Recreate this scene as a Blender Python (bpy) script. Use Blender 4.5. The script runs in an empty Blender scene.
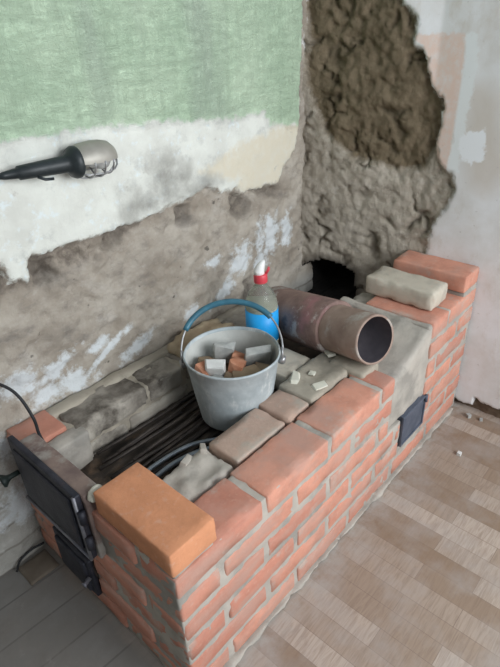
import bpy, bmesh, math, random
import numpy as np
from mathutils import Vector, Matrix, noise as mn
C = bpy.context.scene.collection
H0 = 0.455                      # height of the low stove wall above the floor
PI = math.pi
R = random.Random(7)

# ------------------------------------------------------------------ node helpers
class NT:
    def __init__(s, name):
        s.m = bpy.data.materials.new(name); s.m.use_nodes = True
        s.t = s.m.node_tree; s.n = s.t.nodes; s.l = s.t.links
        s.b = s.n['Principled BSDF']
        s.co = s.n.new('ShaderNodeTexCoord')
    def put(s, sock, v):
        if hasattr(v, 'links') or isinstance(v, bpy.types.NodeSocket): s.l.new(v, sock)
        elif isinstance(v, (tuple, list)):
            sock.default_value = (*v, 1) if len(sock.default_value) == 4 and len(v) == 3 else v
        else: sock.default_value = v
    def mapped(s, scale=(1, 1, 1), rot=(0, 0, 0), loc=(0, 0, 0)):
        n = s.n.new('ShaderNodeMapping'); s.l.new(s.co.outputs['Object'], n.inputs[0])
        n.inputs['Scale'].default_value = scale; n.inputs['Rotation'].default_value = rot
        n.inputs['Location'].default_value = loc
        return n.outputs[0]
    def noise(s, scale, detail=4, rough=.55, vec=None, dist=0):
        n = s.n.new('ShaderNodeTexNoise'); n.inputs['Scale'].default_value = scale
        n.inputs['Detail'].default_value = detail; n.inputs['Roughness'].default_value = rough
        n.inputs['Distortion'].default_value = dist
        s.l.new(vec if vec else s.co.outputs['Object'], n.inputs['Vector'])
        return n.outputs['Fac']
    def vor(s, scale, vec=None, out='Distance', feature='F1'):
        n = s.n.new('ShaderNodeTexVoronoi'); n.inputs['Scale'].default_value = scale; n.feature = feature
        s.l.new(vec if vec else s.co.outputs['Object'], n.inputs['Vector'])
        return n.outputs[out]
    def attr(s, name):
        n = s.n.new('ShaderNodeAttribute'); n.attribute_name = name
        return n.outputs['Fac']
    def math(s, op, a, b=0.0, clamp=False):
        n = s.n.new('ShaderNodeMath'); n.operation = op; n.use_clamp = clamp
        s.put(n.inputs[0], a); s.put(n.inputs[1], b)
        return n.outputs[0]
    def ramp(s, v, lo, hi, a=0.0, b=1.0):
        n = s.n.new('ShaderNodeMapRange'); s.put(n.inputs[0], v)
        for i, x in enumerate((lo, hi, a, b)): n.inputs[1 + i].default_value = x
        return n.outputs[0]
    def mix(s, f, a, b):
        n = s.n.new('ShaderNodeMix'); n.data_type = 'RGBA'
        s.put(n.inputs[0], f); s.put(n.inputs[6], a); s.put(n.inputs[7], b)
        return n.outputs[2]
    def bump(s, h, strength=.4, dist=.01):
        n = s.n.new('ShaderNodeBump'); n.inputs['Strength'].default_value = strength
        n.inputs['Distance'].default_value = dist; s.l.new(h, n.inputs['Height'])
        s.l.new(n.outputs[0], s.b.inputs['Normal'])
    def out(s, col, rough=.9, metal=0.0, spec=.3):
        s.put(s.b.inputs['Base Color'], col); s.put(s.b.inputs['Roughness'], rough)
        s.b.inputs['Metallic'].default_value = metal
        s.b.inputs['Specular IOR Level'].default_value = spec
        return s.m

def simple(name, c1, c2, scale=30, rough=.85, metal=0.0, bump=.2, spec=.3, c3=None, s3=8, lo3=.5, hi3=.62):
    t = NT(name); f = t.ramp(t.noise(scale, 5), .35, .65)
    col = t.mix(f, c1, c2)
    if c3: col = t.mix(t.ramp(t.noise(s3, 6, .65), lo3, hi3), col, c3)
    if bump: t.bump(t.noise(scale * 2, 6, .65), bump, .006)
    return t.out(col, rough, metal, spec)

M = {}
def brick_mat(name, ca, cb, cm, smear_lo, film=.0):
    t = NT(name)
    col = t.mix(t.attr('tint'), ca, cb)
    col = t.mix(t.ramp(t.noise(16, 6, .65), .42, .72, 0, .55), col, tuple(x * .72 for x in ca))
    col = t.mix(t.ramp(t.noise(70, 3), .58, .75, 0, .35), col, (.62, .42, .34))
    col = t.mix(t.ramp(t.noise(7, 6, .6, t.mapped((1, 1, 2.4), loc=(5, 1, 2))), .44, .66, 0, film), col, tuple(.55 * x + .45 * y for x, y in zip(ca, cm)))
    sm = t.math('ADD', t.noise(11, 7, .66), t.attr('smear'))
    col = t.mix(t.ramp(sm, smear_lo, smear_lo + .13, 0, .8), col, cm)
    t.bump(t.noise(90, 5, .7), .35, .004)
    return t.out(col, .92)
M['brick'] = brick_mat('red_brick', (.49, .21, .15), (.65, .31, .22), (.44, .375, .325), .585, .85)
M['brick_clean'] = brick_mat('orange_brick', (.60, .26, .135), (.66, .30, .16), (.48, .40, .34), .80)
M['old_brick'] = brick_mat('old_dusty_brick', (.43, .30, .235), (.50, .37, .30), (.38, .345, .295), .50)
M['pale_brick'] = brick_mat('pale_clay_brick', (.48, .43, .35), (.56, .51, .43), (.36, .33, .29), .56)
M['flue'] = simple('soot_black', (.008, .007, .007), (.02, .018, .016), 14, bump=.4)
M['tan_clay'] = simple('tan_clay', (.30, .225, .145), (.44, .36, .25), 16, bump=.6, c3=(.20, .14, .09), s3=9)
M['mortar'] = simple('grey_mortar', (.37, .34, .30), (.46, .42, .37), 14, bump=.5, c3=(.30, .28, .25), s3=6)
M['clay_mortar'] = simple('clay_mortar', (.33, .295, .24), (.42, .375, .305), 12, bump=.6, c3=(.27, .24, .195), s3=7)
M['liner'] = simple('smeared_liner', (.22, .195, .165), (.42, .385, .33), 9, bump=.7, c3=(.10, .085, .07), s3=6, lo3=.50, hi3=.64)
M['soot'] = simple('sooty_masonry', (.035, .028, .024), (.09, .07, .055), 14, bump=.6, c3=(.17, .11, .07), s3=7, lo3=.58, hi3=.7)
M['iron'] = simple('cast_iron', (.022, .024, .034), (.045, .046, .06), 25, .55, .3, .25, .4, c3=(.10, .07, .07), s3=9, lo3=.6, hi3=.72)
M['iron_edge'] = simple('scuffed_iron', (.16, .16, .19), (.24, .24, .26), 30, .5, .4, .2)
M['knob'] = simple('blackened_iron', (.018, .026, .024), (.03, .04, .036), 30, .5, .2, .1)
M['rust_top'] = simple('rusty_dusty_iron', (.16, .115, .105), (.27, .20, .17), 20, .8, .1, .4, c3=(.33, .30, .27), s3=12)
M['rod'] = simple('dark_rod', (.035, .03, .028), (.085, .07, .06), 30, .55, .5, .2)
M['rod_pale'] = simple('pale_rod', (.20, .23, .26), (.30, .33, .36), 30, .45, .6, .1)
M['steel_door'] = simple('blue_grey_sheet', (.085, .10, .135), (.125, .14, .18), 25, .6, .3, .15)
M['plaster_bit'] = simple('plaster_chip', (.62, .60, .50), (.72, .70, .61), 30, bump=.2)
M['white_bit'] = simple('white_lump', (.60, .60, .58), (.72, .72, .70), 30, bump=.2)
M['grey_bit'] = simple('grey_lump', (.30, .31, .30), (.46, .46, .44), 24, bump=.3)
M['orange_bit'] = simple('brick_lump', (.45, .19, .11), (.55, .28, .18), 24, bump=.4)
M['brown_bit'] = simple('brown_lump', (.23, .165, .11), (.31, .23, .15), 24, bump=.4)
M['rubber'] = simple('black_rubber', (.015, .02, .022), (.026, .033, .036), 30, .45, 0, .05, .4)
M['cable'] = simple('black_cable', (.012, .013, .015), (.022, .022, .026), 30, .5, 0, .02)
M['blue_tube'] = simple('blue_plastic', (.03, .115, .17), (.045, .165, .23), 30, .4, 0, .05, .5)
M['wire'] = simple('steel_wire', (.33, .34, .35), (.45, .45, .46), 30, .4, .7, .05)
M['red'] = simple('red_plastic', (.60, .045, .07), (.66, .07, .09), 20, .4, 0, .03, .5)
M['white_plastic'] = simple('white_plastic', (.80, .80, .78), (.86, .86, .84), 20, .35, 0, .02, .5)
M['label'] = simple('blue_label', (.012, .34, .80), (.02, .40, .88), 12, .45, 0, .02, .5)
M['hood'] = simple('dull_grey_hood', (.30, .285, .25), (.38, .36, .32), 16, .5, .35, .1, .4)
M['scrap'] = simple('brown_sheet', (.12, .098, .075), (.175, .145, .115), 10, .85, 0, .3)

def pipe_mat():
    t = NT('rusty_pipe')
    a = t.ramp(t.noise(9, 6, .65), .38, .62)
    col = t.mix(a, (.20, .13, .115), (.34, .235, .20))
    col = t.mix(t.ramp(t.noise(6, 5, .6, t.mapped(loc=(3, 1, 2))), .55, .68, 0, .8), col, (.36, .17, .18))
    col = t.mix(t.ramp(t.noise(13, 6, .7, t.mapped(loc=(7, 5, 1))), .56, .66, 0, .85), col, (.50, .46, .43))
    col = t.mix(t.ramp(t.noise(11, 5, .6, t.mapped(loc=(1, 9, 4))), .60, .70, 0, .85), col, (.09, .08, .085))
    t.bump(t.noise(60, 6, .7), .35, .005)
    return t.out(col, .75, .2)
M['pipe'] = pipe_mat()
M['pipe_sleeve'] = simple('brown_pipe_sleeve', (.27, .19, .155), (.40, .30, .25), 14, .8, .15, .4, c3=(.46, .42, .38), s3=10, lo3=.56, hi3=.68)
M['pipe_in'] = simple('dark_pipe_inside', (.10, .09, .105), (.15, .135, .15), 14, .8, .2, .3)
M['zinc_in'] = simple('chalky_zinc', (.42, .43, .41), (.58, .59, .56), 10, .75, .05, .15, c3=(.22, .215, .20), s3=7, lo3=.55, hi3=.72)

def zinc():
    t = NT('galvanized_zinc')
    col = t.mix(t.ramp(t.noise(14, 6, .6), .35, .65), (.34, .39, .41), (.52, .575, .59))
    col = t.mix(t.ramp(t.vor(28, out='Color'), .2, .8, 0, .25), col, (.30, .335, .345))
    col = t.mix(t.ramp(t.noise(26, 6, .7, t.mapped((1, 1, .45))), .53, .68, 0, .75), col, (.70, .71, .69))
    t.bump(t.noise(50, 4), .12, .004)
    return t.out(col, .6, .15, .4)
M['zinc'] = zinc()

def clear(name, col, trans, rough):
    t = NT(name); m = t.out(t.mix(t.noise(20), col, tuple(x * .9 for x in col)), rough, 0, .5)
    t.b.inputs['Transmission Weight'].default_value = trans; t.b.inputs['IOR'].default_value = 1.2
    return m
M['pet'] = clear('pet_plastic', (.86, .88, .80), .85, .08)
M['liquid'] = clear('cloudy_liquid', (.52, .53, .43), .25, .3)
M['bulb'] = clear('bulb_glass', (.9, .9, .88), .6, .15)

# ------------------------------------------------------------------ mesh helpers
def fbm(p, o=4): return mn.fractal(p, 1.0, 2.0, o)
class MB:
    def __init__(s): s.v = []; s.f = []; s.tint = []; s.sm = []; s.cur = (.5, 0.0); s.smooth = True
    def add(s, vs, fs):
        b = len(s.v); s.v += [Vector(v) for v in vs]
        s.f += [tuple(b + i for i in f) for f in fs]
        s.tint += [s.cur[0]] * len(vs); s.sm += [s.cur[1]] * len(vs)
    def build(s, name, mat, parent=None, recalc=True):
        base = Vector((0, 0, 0)); q = parent
        while q: base = base + q.location; q = q.parent
        org = Vector((0, 0, 0))
        if parent is None and s.v:
            lo = [min(v[i] for v in s.v) for i in range(3)]; hi = [max(v[i] for v in s.v) for i in range(3)]
            org = Vector(((lo[0] + hi[0]) / 2, (lo[1] + hi[1]) / 2, lo[2] + 0)) + Vector((0, 0, H0))
        sh = Vector((0, 0, H0)) - base - org
        me = bpy.data.meshes.new(name); me.from_pydata([tuple(v + sh) for v in s.v], [], s.f)
        for nm, arr in (('tint', s.tint), ('smear', s.sm)):
            me.attributes.new(nm, 'FLOAT', 'POINT').data.foreach_set('value', arr)
        if recalc:
            bm = bmesh.new(); bm.from_mesh(me); bmesh.ops.recalc_face_normals(bm, faces=bm.faces); bm.to_mesh(me); bm.free()
        me.materials.append(mat)
        me.polygons.foreach_set('use_smooth', [s.smooth] * len(me.polygons))
        o = bpy.data.objects.new(name, me); C.objects.link(o)
        if parent: o.parent = parent
        o.location = org
        return o

def lat(a, b, r, step):
    L = b - a; n = max(1, int(round((L - 2 * r) / step)))
    return [a, a + r * .35] + [a + r + (L - 2 * r) * i / n for i in range(n + 1)] + [b - r * .35, b]
def rbox(mb, x0, x1, y0, y1, z0, z1, r=.0045, step=.02, amp=.0012, chip=.004, seed=None, fs=26, tint=None, smear=0.0, xf=None, rim=0.0):
    seed = R.random() * 100 if seed is None else seed
    mb.cur = (R.random() if tint is None else tint, smear)
    r = min(r, .45 * min(x1 - x0, y1 - y0, z1 - z0))
    A = [lat(x0, x1, r, step), lat(y0, y1, r, step), lat(z0, z1, r, step)]
    n = [len(a) for a in A]; idx = {}; vs = []; fc = []; edge = set()
    lo = (x0 + r, y0 + r, z0 + r); hi = (x1 - r, y1 - r, z1 - r)
    def vid(i, j, k):
        key = (i, j, k)
        if key in idx: return idx[key]
        p = [A[0][i], A[1][j], A[2][k]]
        q = [min(max(p[t], lo[t]), hi[t]) for t in range(3)]
        d = Vector([p[t] - q[t] for t in range(3)]); P = Vector(q); s = Vector((seed, seed * .7, seed * 1.3))
        nz = sum(1 for t in range(3) if abs(d[t]) > 1e-9)
        if d.length > 1e-9:
            d.normalize(); rr = r + amp * fbm(P * fs + s)
            if nz > 1: rr -= chip * max(0, fbm(P * 22 + s * 2) - .05) * 1.6
            P = P + d * rr
        if xf: P = xf(P)
        if nz > 1 or sum(1 for t, c in enumerate((i, j, k)) if c in (1, 2, n[t] - 3, n[t] - 2)) > 0: edge.add(len(vs))
        idx[key] = len(vs); vs.append(P); return idx[key]
    for ax in range(3):
        u, w = (ax + 1) % 3, (ax + 2) % 3
        for side in (0, n[ax] - 1):
            for i in range(n[u] - 1):
                for j in range(n[w] - 1):
                    c = []
                    for di, dj in ((0, 0), (1, 0), (1, 1), (0, 1)):
                        t = [0, 0, 0]; t[ax] = side; t[u] = i + di; t[w] = j + dj; c.append(vid(*t))
                    fc.append(c if side else c[::-1])
    mb.add(vs, fc)
    if rim:
        for t in edge: mb.sm[len(mb.sm) - len(vs) + t] += rim

def tube(mb, pts, r, n=10, cap=True):
    pts = [Vector(p) for p in pts]; rs = r if isinstance(r, (list, tuple)) else [r] * len(pts)
    vs = []; fs = []; up = Vector((0, 0, 1)); a = None
    for i, p in enumerate(pts):
        d = (pts[min(i + 1, len(pts) - 1)] - pts[max(i - 1, 0)]).normalized()
        if a is None: a = d.orthogonal().normalized()
        a = (a - d * a.dot(d)).normalized(); b = d.cross(a)
        vs += [p + (a * math.cos(t) + b * math.sin(t)) * rs[i] for t in (2 * PI * k / n for k in range(n))]
    for i in range(len(pts) - 1):
        for k in range(n):
            fs.append((i * n + k, i * n + (k + 1) % n, (i + 1) * n + (k + 1) % n, (i + 1) * n + k))
    if cap: fs.append(tuple(range(n))[::-1]); fs.append(tuple(range((len(pts) - 1) * n, len(pts) * n)))
    mb.add(vs, fs)
def spline(pts, k=8):
    P = [Vector(p) for p in pts]; P = [P[0] * 2 - P[1]] + P + [P[-1] * 2 - P[-2]]; out = []
    for i in range(1, len(P) - 2):
        for j in range(k):
            t = j / k; a, b, c, d = P[i - 1:i + 3]
            out.append(.5 * ((2 * b) + (c - a) * t + (2 * a - 5 * b + 4 * c - d) * t * t + (3 * b - a - 3 * c + d) * t ** 3))
    return out + [P[-2]]
def lathe(mb, prof, o, ax=Vector((0, 0, 1)), n=40, dent=0.0, a0=0, a1=2 * PI, ref=None):
    """prof: (distance along ax, radius); full or partial turn"""
    ax = Vector(ax).normalized(); a = (Vector(ref) - ax * Vector(ref).dot(ax)).normalized() if ref else ax.orthogonal().normalized()
    b = ax.cross(a); o = Vector(o); full = abs(a1 - a0 - 2 * PI) < 1e-6; m = n if full else n + 1
    vs = []; fs = []
    for h, r in prof:
        for k in range(m):
            t = a0 + (a1 - a0) * k / n; u = a * math.cos(t) + b * math.sin(t)
            rr = r * (1 + dent * fbm(u * 1.6 + ax * h * 9 + o))
            vs.append(o + ax * h + u * rr)
    for i in range(len(prof) - 1):
        for k in range(n if full else n):
            k2 = (k + 1) % m
            fs.append((i * m + k, i * m + k2, (i + 1) * m + k2, (i + 1) * m + k))
    mb.add(vs, fs)
def shard(mb, c, size, rot=(0, 0, 0), seed=0, jit=.3, n=3):
    """an irregular broken lump: hull of a jittered block"""
    rr = random.Random(seed); bm = bmesh.new(); m = Matrix.Rotation(rot[2], 3, 'Z') @ Matrix.Rotation(rot[1], 3, 'Y') @ Matrix.Rotation(rot[0], 3, 'X')
    for sx in (-1, 1):
        for sy in (-1, 1):
            for sz in (-1, 1):
                for q in range(n):
                    p = Vector((sx * size[0] * (1 - jit * rr.random()), sy * size[1] * (1 - jit * rr.random()), sz * size[2] * (1 - jit * rr.random()))) * .5
                    bm.verts.new(Vector(c) + m @ p)
    bmesh.ops.convex_hull(bm, input=bm.verts)
    for v in [v for v in bm.verts if not v.link_faces]: bm.verts.remove(v)
    bmesh.ops.dissolve_limit(bm, angle_limit=.12, verts=bm.verts, edges=bm.edges)
    bmesh.ops.bevel(bm, geom=list(bm.edges), offset=min(size) * .13, segments=2, profile=.6, affect='EDGES', clamp_overlap=True)
    bmesh.ops.triangulate(bm, faces=[f for f in bm.faces if len(f.verts) > 4])
    for v in bm.verts: v.co += (v.co - Vector(c)).normalized() * fbm(v.co * 60) * min(size) * .04
    bm.verts.index_update(); bm.faces.index_update()
    mb.smooth = False
    mb.add([v.co.copy() for v in bm.verts], [tuple(v.index for v in f.verts) for f in bm.faces]); bm.free()
def sheet(mb, xs, ys, fz):
    vs = [Vector((x, y, fz(x, y))) for x in xs for y in ys]; n = len(ys)
    mb.add(vs, [(i * n + j, (i + 1) * n + j, (i + 1) * n + j + 1, i * n + j + 1) for i in range(len(xs) - 1) for j in range(n - 1)])
def lin(a, b, n): return [a + (b - a) * i / (n - 1) for i in range(n)]

def thing(name, label, cat, loc, group=None):
    o = bpy.data.objects.new(name, None); C.objects.link(o); o.empty_display_size = .05
    o.location = (loc[0], loc[1], loc[2] + H0); tag(o, label, cat, group); return o
def tag(o, label, cat, group=None):
    o['label'] = label; o['category'] = cat
    if group: o['group'] = group
    return o
L_GREEN = [(-0.104, 1.191), (0.075, 1.18), (0.204, 1.176), (0.277, 1.173), (0.355, 1.17), (0.44, 1.166), (0.531, 1.16), (0.631, 1.15), (0.741, 1.137), (0.863, 1.125), (0.999, 1.111), (1.109, 1.112), (1.128, 1.074), (1.204, 1.059), (1.303, 1.048), (1.314, 1.253), (1.325, 1.431), (1.326, 2.038), (-0.059, 1.751)]
L_PLASTER = [(-0.281, 0.903), (-0.019, 0.899), (0.123, 0.903), (0.127, 0.848), (0.159, 0.847), (0.174, 0.833), (0.189, 0.896), (0.26, 0.892), (0.344, 0.893), (0.435, 0.891), (0.511, 0.89), (0.593, 0.897), (0.665, 0.906), (0.75, 0.913), (0.817, 0.929), (0.892, 0.891), (0.961, 0.892), (0.963, 0.864), (1.096, 0.864), (1.181, 0.859), (1.2, 0.899), (1.242, 0.927), (1.279, 0.956), (1.303, 1.041), (1.314, 1.253), (1.325, 1.431), (1.326, 2.038), (-0.059, 1.751)]
L_CREAM = [(0.78, 0.981), (0.871, 1.0), (0.993, 1.041), (1.105, 1.038), (1.176, 1.063), (1.303, 1.044), (1.278, 0.938), (1.2, 0.906), (1.181, 0.856), (1.096, 0.864), (0.963, 0.864), (0.958, 0.917), (0.887, 0.939)]
L_SOOT = [(0.598, 0.968), (0.593, 1.021), (0.63, 1.039), (0.668, 1.04), (0.715, 1.016), (0.741, 0.971), (0.777, 0.925), (0.82, 0.947), (0.853, 0.92), (0.748, 0.9), (0.665, 0.906), (0.594, 0.903), (0.516, 0.915), (0.488, 0.952), (0.541, 0.952)]
L_BREAK = [(0.12, 0.891), (0.185, 0.884), (0.259, 0.886), (0.343, 0.887), (0.433, 0.886), (0.509, 0.884), (0.584, 0.887), (0.523, 0.862), (0.461, 0.856), (0.412, 0.836), (0.345, 0.829), (0.268, 0.832), (0.205, 0.815), (0.123, 0.814), (0.096, 0.813), (-0.045, 0.82), (-0.023, 0.888)]
L_WHITE = [(0.18, 0.55, 0.091, 0.03, -25), (0.078, 0.563, 0.076, 0.055, 0), (0.231, 0.493, 0.079, 0.042, 30), (0.365, 0.538, 0.103, 0.015, -25), (0.148, 0.488, 0.067, 0.042, 0), (1.121, 0.667, 0.091, 0.085, -40), (0.97, 0.62, 0.073, 0.061, -40), (0.871, 0.536, 0.091, 0.036, -30), (1.081, 0.574, 0.048, 0.042, 0), (0.695, 0.52, 0.055, 0.024, -20), (1.244, 0.654, 0.079, 0.042, 90), (0.012, 0.414, 0.076, 0.048, 0), (-0.023, 0.207, 0.091, 0.091, 0), (0.472, 0.496, 0.076, 0.03, -20), (0.833, 0.659, 0.042, 0.03, 0), (0.334, 0.564, 0.061, 0.024, 0)]
R_DARK = [(0.709, 2.043), (0.702, 1.431), (0.686, 1.313), (0.7, 1.22), (0.668, 1.105), (0.616, 1.003), (0.539, 0.954), (0.5, 0.921), (0.408, 0.916), (0.353, 0.896), (0.256, 0.91), (0.223, 0.99), (0.217, 1.07), (0.224, 1.136), (0.26, 1.165), (0.279, 1.218), (0.287, 1.26), (0.323, 1.281), (0.335, 1.303), (0.323, 1.358), (0.37, 1.405), (0.402, 1.517), (0.442, 1.99)]
R_CLAY = [(0.709, 2.043), (0.702, 1.431), (0.715, 1.251), (0.727, 1.034), (0.777, 0.882), (0.8, 0.802), (0.767, 0.572), (0.765, -0.413), (0.479, -0.306), (0.226, -0.209), (0.208, 0.568), (0.205, 0.637), (0.2, 0.714), (0.158, 0.784), (0.136, 0.851), (0.154, 0.899), (0.201, 0.933), (0.223, 0.99), (0.217, 1.07), (0.224, 1.136), (0.26, 1.165), (0.279, 1.218), (0.287, 1.26), (0.323, 1.281), (0.335, 1.303), (0.323, 1.358), (0.37, 1.405), (0.402, 1.517), (0.442, 1.99)]
R_PINK = [(0.34, 1.32), (0.172, 1.318), (0.163, 1.246), (0.165, 1.104), (0.166, 0.98), (0.172, 0.907), (0.242, 0.912), (0.257, 0.92), (0.226, 1.006), (0.207, 1.071), (0.23, 1.136), (0.27, 1.188), (0.292, 1.275)]
R_STRIP = [(0.172, 1.318), (0.133, 1.318), (0.121, 1.219), (0.127, 1.106), (0.132, 0.912), (0.172, 0.907), (0.166, 0.98), (0.165, 1.104), (0.163, 1.246)]
R_PATCH = [(0.145, 1.02), (0.117, 1.044), (0.064, 1.051), (0.054, 0.96), (0.093, 0.943), (0.132, 0.958)]
R_BASE = [(0.075, 0.056), (-0.007, 0.018), (-0.088, 0.018), (-0.124, -0.004), (-0.162, 0.02), (-0.186, 0.048), (-0.372, 0.082), (-0.471, -0.344), (0.011, -0.384)]
R_STAIN = [(0.143, 1.045), (0.13, 1.163), (0.078, 1.179), (0.043, 1.153), (-0.028, 0.939), (0.021, 0.868), (0.088, 0.875)]
R_HOLE = [(0.717, 0.442), (0.704, 0.468), (0.668, 0.492), (0.616, 0.51), (0.568, 0.509), (0.526, 0.498), (0.478, 0.475), (0.47, 0.404), (0.47, 0.32), (0.531, 0.326), (0.689, 0.337), (0.713, 0.371)]

# ------------------------------------------------------------------ the room: walls and floor
def sdf(P, poly):
    P = np.asarray(P); d = np.full(len(P), 1e9); ins = np.zeros(len(P), bool); n = len(poly)
    for i in range(n):
        a = np.array(poly[i]); b = np.array(poly[(i + 1) % n]); e = b - a; w = P - a
        t = np.clip((w @ e) / max(e @ e, 1e-12), 0, 1); d = np.minimum(d, np.linalg.norm(w - t[:, None] * e, axis=1))
        c = (a[1] > P[:, 1]) != (b[1] > P[:, 1])
        if abs(e[1]) > 1e-12: ins ^= c & (P[:, 0] < a[0] + (P[:, 1] - a[1]) * e[0] / e[1])
    return np.where(ins, d, -d)
def blobs(P, L):
    f = np.full(len(P), -1.0)
    for x, z, a, b, rot in L:
        t = math.radians(rot); dx = P[:, 0] - x; dz = P[:, 1] - z
        u = dx * math.cos(t) - dz * math.sin(t); w = dx * math.sin(t) + dz * math.cos(t)
        f = np.maximum(f, 1 - np.sqrt((u / a) ** 2 + (w / b) ** 2))
    return f
def fb(P, s, o=4, off=0.0): return np.array([mn.fractal(Vector((p[0] * s + off, p[1] * s, off)), 1.0, 2.0, o) for p in P])
def ridge(P, s, off=0.0): return np.array([mn.ridged_multi_fractal(Vector((p[0] * s + off, p[1] * s, off)), 1.0, 2.0, 4, 1.0, 2.0) for p in P])
def wall_mesh(name, us, zs, place, attrs_fn, mat, drop=None):
    P = np.array([(u, z) for u in us for z in zs]); n = len(zs)
    at, disp = attrs_fn(P)
    vs = [place(u, z, d) for (u, z), d in zip(P, disp)]
    fs = []
    for i in range(len(us) - 1):
        for j in range(n - 1): fs.append((i * n + j, (i + 1) * n + j, (i + 1) * n + j + 1, i * n + j + 1))
    if drop is not None:
        cen = np.array([(sum(P[k][0] for k in f) / 4, sum(P[k][1] for k in f) / 4) for f in fs])
        fs = [f for f, q in zip(fs, drop(cen)) if not q]
    me = bpy.data.meshes.new(name); me.from_pydata(vs, [], fs)
    for k, a in at.items(): me.attributes.new(k, 'FLOAT', 'POINT').data.foreach_set('value', np.asarray(a, dtype=np.float32))
    me.polygons.foreach_set('use_smooth', [True] * len(me.polygons)); me.materials.append(mat)
    o = bpy.data.objects.new(name, me); C.objects.link(o); o['kind'] = 'structure'
    return o
def axis_vals(a, lo, hi, b, st, coarse=.12):
    v = []; x = a
    while x < lo - 1e-6: v.append(x); x += coarse
    v += list(np.arange(lo, hi, st))
    x = hi
    while x < b - 1e-6: v.append(x); x += coarse
    return v + [b]
RX = lambda y: 1.45 - .235 * max(0.0, y - .25)          # the right wall thickens towards the corner

L_NOTCH = [[(0.681, 0.895), (0.74, 0.887), (0.741, 0.828), (0.689, 0.835)], [(0.93, 0.877), (0.985, 0.868), (1.045, 0.804), (0.971, 0.775), (0.94, 0.803)],
           [(1.041, 0.858), (1.20, 0.843), (1.21, 0.805), (1.127, 0.815)], [(0.409, 0.896), (0.503, 0.886), (0.472, 0.841), (0.417, 0.84)], [(0.19, 0.882), (0.26, 0.868), (0.26, 0.81), (0.194, 0.814)],
           [(.965, .53), (1.03, .53), (1.03, .455), (.975, .455)]]     # where lumps of clay have fallen out
def left_attrs(P):
    # clay patches carry a wobble so that every boundary is ragged
    g, p, c = sdf(P, L_GREEN), sdf(P, L_PLASTER), sdf(P, L_CREAM)
    so, br, w = sdf(P, L_SOOT), sdf(P, L_BREAK), blobs(P, L_WHITE)
    wob = fb(P, 28, 4, 3.1) * .010
    pm = np.clip((p + wob) / .006 + .5, 0, 1); bm_ = np.clip((br + wob) / .02 + .5, 0, 1)
    clay = fb(P, 9, 5, 1.7) * .013 + fb(P, 34, 4, 5.2) * .005 - np.abs(fb(P, 16, 4, 6.6)) * .010
    low = np.clip((.50 - P[:, 1]) / .12, 0, 1)
    low = low * low * (3 - 2 * low)
    br_h = -np.abs(fb(P, 12, 4, 8.8)) * .045 + .006
    d = (1 - pm) * (clay * (1 - .5 * low) + bm_ * br_h) + pm * (.012 + fb(P, 6, 3, 9.) * .002)
    d = d + low * .014
    nt = np.max([sdf(P, q) for q in L_NOTCH], 0); nm = np.clip((nt + wob) / .014 + .5, 0, 1) * (1 - pm)
    d = d - nm * (.018 + np.abs(fb(P, 20, 3, 4.)) * .02)
    return dict(notch=nt, green=g, plaster=p, cream=c, soot=so, brk=br, white=w, low=low), d
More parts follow.
